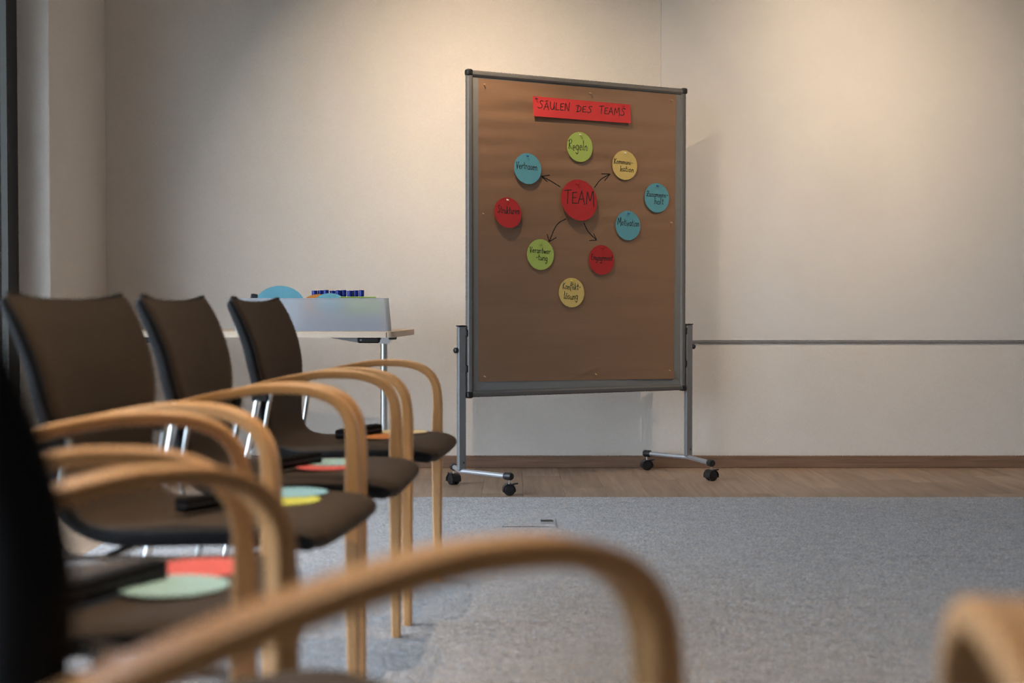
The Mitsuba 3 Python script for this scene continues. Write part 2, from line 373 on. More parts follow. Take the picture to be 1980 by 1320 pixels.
G['c'] = (0.36, [arc(0.2, 0.25, 0.18, 0.25, 50, 310)])
SMALLCAP = {'E', 'A', 'M', 'S'}
def handwriting(lines, pen, seed=0, letters=False):
    """lines: (text, x, y baseline, capital height, width wanted, slope); returns a shapely shape of the pen strokes"""
    r = np.random.default_rng(seed); shapes = []
    for text, x, y, h, width, slope in lines:
        adv = sum(G[c][0] + 0.12 for c in text); sx = width / adv
        cx = 0.0
        for c in text:
            w, strokes = G[c]
            jy = r.normal(0, 0.03); mine = []
            for s in strokes:
                q = np.array(s, float)
                if len(q) > 3: q = bez(q, 5)
                X = x + (cx + q[:, 0] + 0.10 * q[:, 1]) * sx; Y = y + (q[:, 1] + jy) * h + slope * (X - x)
                mine.append(LineString(np.stack([X, Y], 1)).buffer(pen / 2, 3))
            if mine: shapes.append(unary_union(mine))
            cx += w + 0.12
    return shapes if letters else unary_union(shapes)

# ------------------------------------------------------------------ pinboard
BX, BY, BR, BZ = -0.20043, 6.32556, 0.49106, 0.41854        # lower left outer corner, turn, height of lower edge
BWID, BHEI = 1.20, 1.4806
BT = T().translate([BX, BY, BZ]).rotate([0, 0, 1], math.degrees(BR)).rotate([1, 0, 0], 90)   # board space: x right, y up, z out of the front
CB, SB = math.cos(BR), math.sin(BR)
def board_pt(s, t, o=0.0):
    return np.array([BX + CB * s + SB * o, BY + SB * s - CB * o, BZ + t])
tag('pinboard', 'tall rolling pinboard with grey frame, brown paper and castors standing before the back wall', 'pinboard')
FR = 0.030
def rail_profile():
    return Polygon([(0.0, -0.022), (0.0, -0.004), (0.006, 0.002), (0.018, 0.004), (0.026, 0.0), (0.030, -0.006), (0.030, -0.022)])
part('pinboard', 'panel', cbox([0.018, 0.018, -0.020], [BWID - 0.018, BHEI - 0.018, -0.006]), 'mat_felt', tw=BT, label='grey felt pin surface')
def rail(length):
    m = trimesh.creation.extrude_polygon(rail_profile(), length, engine='earcut'); return m    # profile x = inward, y = outward front, z = along
vr = rail(BHEI - 0.03)
m = vr.copy(); m.apply_transform(np.array([[1, 0, 0, 0], [0, 0, 1, 0.015], [0, 1, 0, 0], [0, 0, 0, 1.0]])); m.fix_normals(); part('pinboard', 'frame_rail', m, 'mat_board_frame', tw=BT, smooth=35)
m = vr.copy(); m.apply_transform(np.array([[-1, 0, 0, BWID], [0, 0, 1, 0.015], [0, 1, 0, 0], [0, 0, 0, 1.0]])); m.fix_normals(); part('pinboard', 'frame_rail', m, 'mat_board_frame', tw=BT, smooth=35)
hr = rail(BWID - 0.03)
m = hr.copy(); m.apply_transform(np.array([[0, 0, 1, 0.015], [-1, 0, 0, BHEI], [0, 1, 0, 0], [0, 0, 0, 1.0]])); m.fix_normals(); part('pinboard', 'frame_rail', m, 'mat_board_frame', tw=BT, smooth=35)
m = hr.copy(); m.apply_transform(np.array([[0, 0, 1, 0.015], [1, 0, 0, 0], [0, 1, 0, 0], [0, 0, 0, 1.0]])); m.fix_normals(); part('pinboard', 'frame_rail', m, 'mat_board_frame', tw=BT, smooth=35)
for sx in (0, 1):
    for sy in (0, 1):
        c = [(-0.004, BWID + 0.004)[sx], (-0.004, BHEI + 0.004)[sy]]
        q = [c[0] + (0.030, -0.030)[sx], c[1] + (0.030, -0.030)[sy]]
        part('pinboard', 'corner_cap', rbox([min(c[0], q[0]), min(c[1], q[1]), -0.028], [max(c[0], q[0]), max(c[1], q[1]), 0.008], 0.009), 'mat_black_plastic', tw=BT, smooth=40, label='black plastic corner')
# posts beside the frame, clamps, knobs
post_z0 = 0.088 - BZ
for sgn, s0 in ((-1, -0.045), (1, BWID + 0.007)):
    part('pinboard', 'post', cbox([s0, post_z0, -0.026], [s0 + 0.038, 0.322, -0.002], 0.004), 'mat_post', tw=BT, label='grey aluminium stand post')
    part('pinboard', 'post_cap', cbox([s0 - 0.001, 0.322, -0.027], [s0 + 0.039, 0.327, -0.001], 0.001), 'mat_black_plastic', tw=BT)
    xi = s0 + 0.036 if sgn < 0 else s0 - 0.009
    for t in (0.292, 0.130):
        part('pinboard', 'clamp', cbox([xi, t - 0.016, -0.024], [xi + 0.011, t + 0.016, 0.000], 0.002), 'mat_black_plastic', tw=BT)
    xk = s0 - 0.009 if sgn < 0 else s0 + 0.047
    k = lathe([(0, -0.009), (0.008, -0.009), (0.013, -0.004), (0.013, 0.006), (0.010, 0.009), (0, 0.009)], 20)
    part('pinboard', 'knob', orient(k, [1, 0, 0], [xk, 0.214, -0.014]), 'mat_black_plastic', tw=BT, smooth=40)
    sc = lathe([(0, 0), (0.004, 0), (0.003, 0.002), (0, 0.002)], 10)
    part('pinboard', 'screw', orient(sc, [0, 0, 1], [s0 + 0.026, post_z0 + 0.035, -0.002]), 'mat_black_plastic', tw=BT)
# bent feet with castors (world space)
def castor(at, heading):
    """twin wheels, hood, pin and brake lever; at = floor point"""
    h = np.array([math.cos(heading), math.sin(heading), 0]); s = np.array([-h[1], h[0], 0])
    prof = [(0, -0.009), (0.020, -0.009), (0.0245, -0.006), (0.025, 0.0), (0.0245, 0.006), (0.020, 0.009), (0, 0.009)]
    w = cat(*[orient(lathe(prof, 26), s, np.array([at[0], at[1], 0.025]) + s * o) for o in (-0.0125, 0.0125)])
    hood = []
    for a in np.linspace(-20, 200, 13):
        d = h * math.cos(math.radians(a)) + np.array([0, 0, 1]) * math.sin(math.radians(a))
        for o in (-0.024, 0.024):
            for rr in (0.0255, 0.0285): hood.append(np.array([at[0], at[1], 0.025]) + d * rr + s * o)
    # two half shells so that the hood stays hollow round the wheels
    shell = []
    H = np.array(hood).reshape(13, 2, 2, 3)
    for i in range(12):
        shell.append(trimesh.convex.convex_hull(np.vstack([H[i].reshape(-1, 3), H[i + 1].reshape(-1, 3)])))
    hood_m = cat(*shell)
    c0 = np.array([at[0], at[1], 0.0])
    lever = trimesh.convex.convex_hull(np.vstack([c0 + h * 0.018 + s * o + [0, 0, z] for o in (-0.010, 0.010) for z in (0.046, 0.052)] + [c0 + h * 0.040 + s * o + [0, 0, z] for o in (-0.008, 0.008) for z in (0.050, 0.055)]))
    pin = tube([[at[0], at[1], 0.045], [at[0], at[1], 0.076]], 0.004, 10)
    return w, hood_m, lever, pin
def foot(post_s, rear, front, tail_heads):
    pp = board_pt(post_s, 0, -0.014)[:2]
    z = 0.084
    path = np.array([[*rear, z], [*(np.array(rear) * 0.12 + pp * 0.88), z], [*pp, z], [*(np.array(front) * 0.12 + pp * 0.88), z], [*front, z]])
    path = np.vstack([path[:1], bez(path[1:4], 6), path[4:]])
    f = part('pinboard', 'foot', tube(path, 0.0115, 16), 'mat_aluminium', smooth=40, label='grey bent foot tube')
    for e, other, hd in ((np.array(rear), pp, tail_heads[0]), (np.array(front), pp, tail_heads[1])):
        d = (e - other) / np.linalg.norm(e - other); d3 = np.array([d[0], d[1], 0])
        cap = lathe([(0, -0.020), (0.015, -0.020), (0.017, -0.016), (0.0175, 0.012), (0.014, 0.020), (0, 0.021)], 22)
        part(f, 'end_cap', orient(cap, d3, [e[0], e[1], z]), 'mat_black_plastic', smooth=35, label='black end cap')
        w, hood, lever, pin = castor(e + d * 0.004, hd)
        part(f, 'castor_wheel', w, 'mat_wheel', smooth=40, label='black twin castor wheels')
        part(f, 'castor_hood', hood, 'mat_black_plastic')
        part(f, 'brake_lever', lever, 'mat_black_plastic')
        part(f, 'castor_pin', pin, 'mat_chrome', smooth=30, label='metal castor stem')
foot(-0.026, (-0.272, 6.50), (-0.016, 6.135), (2.2, 0.1))
foot(1.226, (0.688, 7.085), (0.950, 6.655), (0.2, 0.5))

# ------------------------------------------------------------------ brown paper with arrows
def sheet(outline_pts, nx, ny, zfun, thick=0.0007):
    """wavy sheet between four corners (board space), front + back"""
    (a, b, c, d) = [np.array(p, float) for p in outline_pts]    # ul, ur, lr, ll
    U, V = np.meshgrid(np.linspace(0, 1, nx), np.linspace(0, 1, ny))
    P = (d * (1 - U[..., None]) + c * U[..., None]) * (1 - V[..., None]) + (a * (1 - U[..., None]) + b * U[..., None]) * V[..., None]
    Z = zfun(P[..., 0], P[..., 1])
    top = np.concatenate([P, Z[..., None]], -1).reshape(-1, 3)
    f = grid_faces(ny, nx)
    m = trimesh.Trimesh(top, f, process=False)
    if m.face_normals[:, 2].mean() < 0: m.invert()
    return m
paper_c = [(0.057, 1.446), (1.140, 1.449), (1.130, 0.058), (0.054, 0.070)]
rg = np.random.default_rng(11)
waves = [(rg.uniform(-3.5, 3.5), rg.uniform(25, 85), rg.uniform(0, 6.28), rg.uniform(0.00022, 0.00048)) for _ in range(14)]
def paper_z(s, t):
    z = 0.0012 + 0.0 * s
    amp = 0.60 + 1.1 * np.clip((t - 0.75) / 0.7, 0, 1) * np.clip(1.2 - s, 0, 1)
    for kx, ky, ph, a in waves: z = z + amp * a * np.sin(kx * s * 2 + ky * t + ph)
    e = np.clip(np.minimum.reduce([s - 0.055, 1.135 - s]) / 0.05, 0, 1)
    crease = 0.0025 * np.exp(-((t - 0.075 - 0.35 * (s - 0.55)) / 0.012) ** 2) * np.clip(1 - np.abs(s - 0.62) / 0.12, 0, 1)
    curl = 0.006 * np.clip((0.10 - t) / 0.04, 0, 1) * np.clip((s - 0.75) / 0.38, 0, 1)
    return np.maximum(z - 0.0047 + 0.0010 * e + crease, -0.0056) + curl
pm = sheet(paper_c, 80, 330, paper_z)
put('kraft_paper', pm, 'mat_kraft', smooth=True, tw=BT, uv=pm.vertices[:, :2])
tag('kraft_paper', 'large sheet of brown kraft paper pinned to the front of the rolling board', 'paper')
PZ = lambda s, t: float(paper_z(np.array(s), np.array(t)))
def arrow(shaft, head):
    s = bez(shaft, 8); shp = unary_union([LineString(s).buffer(0.0022), LineString(head).buffer(0.0021)])
    m = extrude(shp, 0.0006); m = m.subdivide_to_size(0.02)
    m.vertices[:, 2] += paper_z(m.vertices[:, 0], m.vertices[:, 1]) + 0.0003
    part('kraft_paper', 'arrow', m, 'mat_ink', tw=BT, label='hand-drawn black arrow')
arrow([(0.483, 0.973), (0.432, 0.999), (0.385, 1.017)], [(0.426, 1.024), (0.385, 1.017), (0.416, 0.994)])
arrow([(0.673, 0.978), (0.707, 1.016), (0.759, 1.045)], [(0.712, 1.043), (0.759, 1.045), (0.730, 1.013)])
arrow([(0.514, 0.824), (0.466, 0.793), (0.424, 0.715)], [(0.414, 0.748), (0.424, 0.715), (0.462, 0.735)])
arrow([(0.616, 0.805), (0.639, 0.766), (0.685, 0.728)], [(0.668, 0.758), (0.685, 0.728), (0.645, 0.725)])

# ------------------------------------------------------------------ cards pinned on the paper
def pinned_card(name, poly, zlift, mat, label, group, pin, pincol, lines, pen=0.0032, seed=1):
    """paper card: flat outline bowed out of the board below its pin"""
    def zf(x, y):
        return 0.0030 + zlift(x, y)
    b = poly.bounds
    m = extrude(poly, 0.0007).subdivide_to_size(0.016)
    m.vertices[:, 2] += zf(m.vertices[:, 0], m.vertices[:, 1])
    put(name, m, mat, tw=BT, smooth=25); tag(name, label, 'card', group)
    if lines:
        big = pen > 0.0034                                    # large letters are parts of their own
        for shp in (handwriting(lines, pen, seed, True) if big else [handwriting(lines, pen, seed)]):
            w = extrude(shp, 0.0004).subdivide_to_size(0.012)
            w.vertices[:, 2] += zf(w.vertices[:, 0], w.vertices[:, 1]) + 0.0008
            part(name, 'letter' if big else 'handwriting', w, 'mat_ink', tw=BT, label='black handwritten letter' if big else 'black handwriting')
    for (ps, pt), col, plabel in zip(pin, pincol[0], pincol[1]):
        add_pin(ps, pt, float(zf(np.array(ps), np.array(pt))) + 0.0007, col, plabel)
def add_pin(s, t, z, col, label):
    k = numbered('push_pin')
    body = lathe([(0, 0.0), (0.0045, 0.0), (0.0048, 0.002), (0.0026, 0.004), (0.0024, 0.010), (0.0042, 0.013), (0.0044, 0.0155), (0.003, 0.017), (0, 0.0172)], 16); body.apply_scale(0.8)
    ax = np.array([0.10, -0.22, 1.0]); put(k, orient(body, ax, [s, t, z - 0.0005]), 'mat_pin_' + col, smooth=40, tw=BT)
    tag(k, label, 'push pin', 'push pins on the board')
def disc(cx, cy, r): return Point(cx, cy).buffer(r, 32)
GC = 'moderation cards pinned to the brown paper'
def bow(cy, r, k): return lambda x, y: k * np.clip((cy + r - y) / (2 * r), 0, 1) ** 1.6
pinned_card('title_card', Polygon([(0.333, 1.384), (0.867, 1.381), (0.867, 1.290), (0.333, 1.291)]),
            lambda x, y: 0.002 + 0.010 * np.clip((1.384 - y) / 0.094, 0, 1) ** 1.4 * (0.45 + 0.55 * np.abs((x - 0.6) / 0.27)), 'mat_card_title_red',
            'long red title strip reading SÄULEN DES TEAMS at the top of the brown paper', GC,
            [(0.348, 1.374), (0.822, 1.372)], (['black', 'red'], ['black push pin at the left end of the red title strip', 'red push pin at the right end of the red title strip']),
            [('SÄULEN', 0.358, 1.328, 0.036, 0.175, 0.0), ('DES', 0.562, 1.328, 0.030, 0.092, 0.0), ('TEAMS', 0.690, 1.326, 0.034, 0.148, 0.0)], 0.0036, 3)
cards = [
 ('Regeln', 0.587, 1.1635, 0.0705, 'green', 'green round card reading Regeln at the top, right under the red title strip', [('Regeln', 0.523, 1.150, 0.045, 0.108, -0.03)], (0.587, 1.222), 'clear', 0.004, 'clear push pin at the top of the green Regeln card'),
 ('Vertrauen', 0.306, 1.0485, 0.0715, 'blue', 'blue round card reading Vertrauen, upper left of the big red circle', [('Vertrauen', 0.246, 1.046, 0.034, 0.112, -0.02)], (0.303, 1.108), 'blue', 0.010, 'dark blue push pin on the blue Vertrauen card'),
 ('Kommunikation', 0.838, 1.0895, 0.0705, 'yellow', 'yellow round card reading Kommunikation, upper right of the big red circle', [('Kommuni-', 0.776, 1.095, 0.026, 0.110, -0.02), ('kation', 0.812, 1.060, 0.028, 0.078, -0.02)], (0.838, 1.149), 'clear', 0.004, 'clear push pin on the yellow Kommunikation card'),
 ('Zusammenhalt', 1.023, 0.9405, 0.0715, 'blue', 'blue round card reading Zusammenhalt at the right edge of the brown paper', [('Zusammen-', 0.962, 0.946, 0.027, 0.128, -0.02), ('halt', 1.008, 0.910, 0.030, 0.056, 0.0)], (1.024, 0.999), 'blue', 0.005, 'dark push pin on the blue Zusammenhalt card'),
 ('Motivation', 0.857, 0.8015, 0.0705, 'blue', 'blue round card reading Motivation, right of and below the big red circle', [('Motivation', 0.798, 0.803, 0.034, 0.125, -0.04)], (0.858, 0.861), 'blue', 0.004, 'dark push pin on the blue Motivation card'),
 ('Strukturen', 0.200, 0.842, 0.0705, 'red', 'red round card reading Strukturen at the left edge of the brown paper', [('Strukturen', 0.146, 0.840, 0.034, 0.116, -0.02)], (0.199, 0.902), 'clear', 0.022, 'pale push pin on the red Strukturen card'),
 ('Verantwortung', 0.375, 0.654, 0.0715, 'green', 'green round card reading Verantwortung, lower left of the big red circle', [('Verantwor', 0.318, 0.662, 0.028, 0.112, -0.03), ('-tung', 0.350, 0.628, 0.030, 0.064, -0.03)], (0.372, 0.700), 'green', 0.004, 'green push pin on the green Verantwortung card'),
 ('Engagement', 0.708, 0.634, 0.0705, 'red', 'red round card reading Engagement, lower right of the big red circle', [('Engagement', 0.650, 0.634, 0.030, 0.122, -0.02)], (0.710, 0.694), 'red', 0.006, 'red push pin on the red Engagement card'),
 ('Konfliktlösung', 0.543, 0.478, 0.0695, 'yellow', 'yellow round card reading Konfliktlösung, lowest card on the brown paper', [('Konflikt-', 0.494, 0.494, 0.032, 0.100, -0.02), ('lösung', 0.500, 0.448, 0.034, 0.078, -0.02)], (0.540, 0.536), 'yellow', 0.004, 'yellow push pin on the yellow Konfliktlösung card'),
]
for word, cx, cy, r, col, label, lines, pin, pcol, k, plab in cards:
    nm = numbered('round_card')
    pinned_card(nm, disc(cx, cy, r), bow(cy, r, k), 'mat_card_' + col, label, GC, [pin], ([pcol], [plab]), lines, 0.0031, len(word) + 7)
nm = numbered('round_card')
pinned_card(nm, disc(0.5795, 0.913, 0.0975), bow(0.913, 0.0975, 0.026), 'mat_card_red', 'big red round card reading TEAM in the middle of the brown paper', GC,
            [(0.572, 0.992)], (['red'], ['red push pin at the top of the big red TEAM card']), [('TEAM', 0.497, 0.900, 0.062, 0.170, -0.05)], 0.0044, 5)
for s, t, lab in [(0.084, 1.42, 'upper left corner'), (0.646, 1.421, 'middle of the upper edge'), (1.112, 1.42, 'upper right corner'), (0.078, 0.835, 'middle of the left edge'), (1.112, 0.824, 'middle of the right edge'),
                  (0.085, 0.095, 'lower left corner'), (0.68, 0.091, 'middle of the lower edge'), (1.102, 0.100, 'lower right corner')]:
    add_pin(s, t, PZ(s, t) + 0.0005, 'brass', 'small push pin at the ' + lab + ' of the brown paper')

# ------------------------------------------------------------------ table by the back wall
TT = pl(-0.525, 6.165, 0.0, -4.0)       # table space: origin at its front right corner, x leftwards is negative, y to the wall
TL, TD, TZ = 1.34, 0.70, 0.720
tag('table', 'folding table with pale wooden top and chrome legs behind the chairs, carrying the plastic box', 'table')
r0 = 0.03
top = sbox(-TL + r0, r0, -r0, TD - r0).buffer(r0, 6)
m = extrude(top, 0.004); m.apply_translation([0, 0, TZ - 0.004]); part('table', 'tabletop', m, 'mat_tabletop', tw=TT)
edge = extrude(top.buffer(-0.0008), 0.0225); edge.apply_translation([0, 0, TZ - 0.0265]); part('table', 'edge_band', edge, 'mat_table_edge', tw=TT, smooth=30, label='pale wooden edge band')
part('table', 'edge_seam', cbox([-0.0325, -0.0010, TZ - 0.0262], [-0.0295, 0.003, TZ - 0.0042]), 'mat_table_seam', tw=TT, label='dark seam in the edge band')
for xc, sgn in ((-0.095, 1), (-TL + 0.095, -1)):
    yc = 0.33
    col = part('table', 'leg', tube([[xc, yc, 0.05], [xc, yc, TZ - 0.052]], 0.0165, 20), 'mat_chrome', tw=TT, smooth=40, label='chrome table leg')
    part(col, 'leg_foot', tube([[xc, yc - 0.27, 0.02], [xc, yc - 0.12, 0.042], [xc, yc, 0.048], [xc, yc + 0.12, 0.042], [xc, yc + 0.27, 0.02]], 0.018, 14), 'mat_chrome', tw=TT, smooth=40)
    br = trimesh.convex.convex_hull(np.array([[xc - 0.036, yc - 0.03, TZ - 0.028], [xc + 0.05, yc - 0.03, TZ - 0.028], [xc - 0.036, yc + 0.03, TZ - 0.028], [xc + 0.05, yc + 0.03, TZ - 0.028], [xc - 0.022, yc - 0.02, TZ - 0.062], [xc + 0.026, yc - 0.02, TZ - 0.062], [xc - 0.022, yc + 0.02, TZ - 0.062], [xc + 0.026, yc + 0.02, TZ - 0.062]]))
    part(col, 'bracket', br, 'mat_chrome', tw=TT, smooth=20, label='chrome folding bracket')
    x0, x1 = sorted((xc - sgn * 0.115, xc - sgn * 0.012))
    part(col, 'latch', cbox([x0, yc - 0.055, TZ - 0.058], [x1, yc - 0.034, TZ - 0.0275], 0.006), 'mat_black_plastic', tw=TT, label='black folding latch')
    part(col, 'latch_screw', orient(lathe([(0, 0), (0.004, 0), (0.0035, 0.002), (0, 0.002)], 10), [0, -1, 0], [xc - sgn * 0.098, yc - 0.055, TZ - 0.044]), 'mat_chrome', tw=TT)
    x0, x1 = sorted((xc + sgn * 0.030, xc + sgn * 0.066))
    part(col, 'latch_tab', cbox([x0, yc - 0.055, TZ - 0.042], [x1, yc - 0.03, TZ - 0.0275], 0.004), 'mat_black_plastic', tw=TT)
    x0, x1 = sorted((xc - sgn * 0.115, xc - sgn * 0.26))
    wedge = trimesh.convex.convex_hull(np.array([[a, y, z] for y in (yc - 0.05, yc + 0.05) for a, z in ((x0, TZ - 0.0275), (x1, TZ - 0.0275), (xc - sgn * 0.115, TZ - 0.056), (xc - sgn * 0.23, TZ - 0.036))]))
    part(col, 'hinge_plate', wedge, 'mat_grey_paint', tw=TT, label='grey hinge plate')

# ------------------------------------------------------------------ translucent box with moderation things
BXW, BXD, BXH = 0.70, 0.40, 0.147
BOXT = TT @ T().translate([-0.030, 0.145, TZ]).rotate([0, 0, 1], 9.5).translate([-BXW, 0, 0])
def open_box(w, d, h, taper, th):
    """thin walled tray, slightly narrower at the top"""
    def ring(z, inset, r=0.025):
        q = sbox(inset + r, inset + r, w - inset - r, d - inset - r).buffer(r, 4); return np.array(q.exterior.coords)[:-1], z
    o0, _ = ring(0, 0); n = len(o0)
    rows = [np.column_stack([ring(z, ins)[0], np.full(n, z)]) for z, ins in ((0.0, 0.0), (h * 0.5, taper * 0.5), (h, taper))]
    v = np.vstack(rows); f = grid_faces(3, n, True)
    m = trimesh.Trimesh(v, f, process=False)
    if trimesh.triangles.normals(m.triangles[:1])[0][0].dot(m.triangles_center[0] - np.array([w / 2, d / 2, h / 2])) < 0: m.invert()
    return m
tag('storage_box', 'wide translucent plastic box on the table, filled with cards and blue-capped markers', 'storage box')
part('storage_box', 'side_wall', open_box(BXW, BXD, BXH, 0.012, 0.002), 'mat_frosted', tw=BOXT, smooth=30)
bt = extrude(sbox(0.025, 0.025, BXW - 0.025, BXD - 0.025).buffer(0.024, 4), 0.002); bt.apply_translation([0, 0, 0.0005])
part('storage_box', 'base', bt, 'mat_grey_paint', tw=BOXT)
rim_pts = np.array(sbox(0.037, 0.037, BXW - 0.037, BXD - 0.037).buffer(0.025, 4).exterior.coords)
part('storage_box', 'rim', tube(np.column_stack([rim_pts, np.full(len(rim_pts), BXH)]), 0.0022, 8, caps=False), 'mat_frosted', tw=BOXT, smooth=40)
def in_box(name, mesh, mat, label, category, group=None, smooth=False):
    k = numbered(name); put(k, mesh, mat, smooth=smooth, tw=BOXT); tag(k, label, category, group); return k
def slab(x0, y0, z0, x1, y1, z1, c=0.001): return cbox([x0, y0, z0], [x1, y1, z1], c)
in_box('card_pack', slab(0.315, 0.04, 0.003, 0.66, 0.36, 0.068), 'mat_card_grey_card', 'grey pack of cards filling the lower half of the plastic box', 'cards')
in_box('card_pack', slab(0.035, 0.04, 0.003, 0.300, 0.12, 0.122), 'mat_card_white', 'white pack of cards in the left part of the plastic box', 'cards')
in_box('card_pack', slab(0.495, 0.09, 0.069, 0.655, 0.20, 0.138), 'mat_card_green', 'green pack of cards in the right part of the plastic box', 'cards')
def leaning(poly, th, deg, at, mat, *lab):
    m = extrude(poly, th); m.apply_transform(trimesh.transformations.rotation_matrix(math.radians(deg), [1, 0, 0])); m.apply_translation(at)
    return in_box(lab[0], m, mat, *lab[1:], smooth=30)
leaning(affinity.scale(Point(0, 0).buffer(1, 32), 0.118, 0.099), 0.020, 78, [0.187, 0.22, 0.106], 'mat_card_teal', 'oval_card_stack', 'stack of large turquoise oval cards rising at the left end of the plastic box', 'cards')
leaning(disc(0, 0, 0.075), 0.006, 38, [0.368, 0.145, 0.1175], 'mat_card_box_orange', 'round_card', 'orange round card leaning in the plastic box beside the turquoise one', 'card')
leaning(disc(0, 0, 0.070), 0.008, 38, [0.418, 0.1405, 0.1235], 'mat_card_teal', 'round_card', 'turquoise round card leaning in the plastic box in front of the markers', 'card')
for q, (ya, za) in enumerate([(0.10, 0.1395), (0.112, 0.1455), (0.105, 0.1515)]):
    m = slab(0.455 + 0.006 * q, ya, za, 0.640 - 0.004 * q, ya + 0.10, za + 0.005)
    in_box('card_strip', m, 'mat_card_green', ['lowest', 'middle', 'topmost'][q] + ' of the three flat green card strips at the right end of the plastic box', 'card', 'green strips in the plastic box')
m = rbox([0.0, 0.0, 0.0], [0.030, 0.026, 0.044], 0.005); m.apply_transform(trimesh.transformations.rotation_matrix(math.radians(8), [0, 1, 0])); m.apply_translation([0.062, 0.065, 0.127])
in_box('binder_clip', m, 'mat_black_plastic', 'small black clip at the left end of the plastic box', 'clip', smooth=35)
# blue capped markers standing in a rack
mx = [0.3455, 0.372, 0.398, 0.428, 0.455, 0.480, 0.509, 0.535, 0.562]
body = lathe([(0, 0), (0.0115, 0), (0.0125, 0.002), (0.0125, 0.084), (0.0105, 0.088), (0, 0.088)], 18); bodyd = mikit.ply(body, 'mat_marker_body', smooth=40)
cap = lathe([(0.0105, 0.087), (0.0128, 0.087), (0.0130, 0.090), (0.0130, 0.113), (0.0122, 0.1155), (0, 0.116)], 20); capd = mikit.ply(cap, 'mat_blue_cap', smooth=40)
order = ['first', 'second', 'third', 'fourth', 'fifth', 'sixth', 'seventh', 'eighth', 'ninth']
for q, xm in enumerate(mx):
    k = numbered('marker_pen'); tw = BOXT @ T().translate([xm, 0.245 + 0.012 * (q % 2), 0.0695 + 0.0015 * ((q * 7) % 3)])
    part(k, 'barrel', bodyd, tw=tw); part(k, 'cap', capd, tw=tw, label='blue cap')
    tag(k, order[q] + ' from the left of the nine blue-capped markers standing in the plastic box', 'marker', 'blue-capped markers in the plastic box')

# ------------------------------------------------------------------ floor outlet
FO = T().translate([-0.040, 5.20, 0.006])
tag('floor_outlet', 'square floor socket lid with small dark cable flap, set flush in the carpet', 'floor outlet')
part('floor_outlet', 'lid', cbox([0.004, 0.004, -0.002], [0.202, 0.186, 0.004], 0.001), 'mat_carpet', tw=FO)
fr = extrude(sbox(0, 0, 0.206, 0.190).difference(sbox(0.004, 0.004, 0.202, 0.186)), 0.003)
part('floor_outlet', 'frame', fr, 'mat_grey_paint', tw=FO, label='thin grey frame')
part('floor_outlet', 'lid_gap', cbox([0.004, 0.0015, 0.0], [0.18, 0.0038, 0.0042]), 'mat_black_plastic', tw=FO, label='dark gap at the front of the lid')
part('floor_outlet', 'cable_flap', cbox([0.150, 0.06, 0.002], [0.198, 0.145, 0.0048], 0.0005), 'mat_aluminium', tw=FO, label='metal flap')
part('floor_outlet', 'cable_opening', cbox([0.150, 0.11, 0.003], [0.198, 0.160, 0.0052], 0.0005), 'mat_black_plastic', tw=FO, label='dark cable opening')

# ------------------------------------------------------------------ chairs: x forward, origin on the floor between the front legs
SIDE = 0.285
arm_top = bez([(0.010, 0.0), (0.011, 0.2), (0.013, 0.40), (0.013, 0.48), (0.012, 0.545), (0.002, 0.602), (-0.029, 0.642), (-0.082, 0.663), (-0.150, 0.668), (-0.210, 0.664), (-0.305, 0.646), (-0.40, 0.621), (-0.477, 0.597)], 7)
def arm_mesh(side):
    P = arm_top; n = len(P)
    t = np.gradient(P, axis=0); t /= np.linalg.norm(t, axis=1, keepdims=True)
    nr = np.stack([-t[:, 1], t[:, 0]], 1)                # points to the inside of the bend (back / below)
    seg = np.r_[0, np.cumsum(np.linalg.norm(np.diff(P, axis=0), axis=1))]
    # thickness in the bending plane and width across, along the path
    L = seg[-1]
    th = np.interp(seg, [0, 0.40, 0.50, 0.62, 0.74, L - 0.03, L], [0.022, 0.031, 0.029, 0.022, 0.0205, 0.020, 0.018])
    wd = np.interp(seg, [0, 0.42, 0.62, 0.80, L - 0.05, L - 0.012, L], [0.021, 0.031, 0.038, 0.043, 0.042, 0.036, 0.020])
    yc = SIDE + (0.257 - SIDE) * np.clip((-P[:, 0]) / 0.45, 0, 1.1)
    RC, na = 0.0055, 4                                        # corner radius and steps of the section
    k = 4 * (na + 1)
    V = np.zeros((n, k, 3)); UV = np.zeros((n, k, 2))
    for i in range(n):
        rc = min(RC, 0.45 * th[i], 0.45 * wd[i]); cu, cv = [], []
        for q, (sx, sy) in enumerate(((1, 1), (-1, 1), (-1, -1), (1, -1))):
            for e in np.radians(90 * q + np.linspace(0, 90, na + 1)):
                cu.append(sx * (wd[i] / 2 - rc) + rc * math.cos(e)); cv.append(sy * (th[i] / 2 - rc) + rc * math.sin(e))
        cu, cv = np.array(cu), np.array(cv)
        off = cv - th[i] / 2                                  # 0 = outer (top) face
        xz = P[i][None, :] - nr[i][None, :] * off[:, None]
        V[i, :, 0] = xz[:, 0]; V[i, :, 2] = xz[:, 1]; V[i, :, 1] = side * (yc[i] + cu)
        UV[i, :, 0] = seg[i] + side; UV[i, :, 1] = cu + off
    v = V.reshape(-1, 3); uv = UV.reshape(-1, 2); f = grid_faces(n, k, True)
    c0, c1 = V[0].mean(0), V[-1].mean(0); c1 = c1 + np.array([t[-1][0], 0, t[-1][1]]) * 0.004
    v = np.vstack([v, c0, c1]); uv = np.vstack([uv, [0, 0], [L, 0]]); j = np.arange(k); j1 = (j + 1) % k
    f = np.vstack([f, np.stack([j * 0 + n * k, j1, j], 1), np.stack([j * 0 + n * k + 1, (n - 1) * k + j, (n - 1) * k + j1], 1)])
    m = trimesh.Trimesh(v, f, process=False)
    if m.volume < 0: m.invert()
    return m, uv
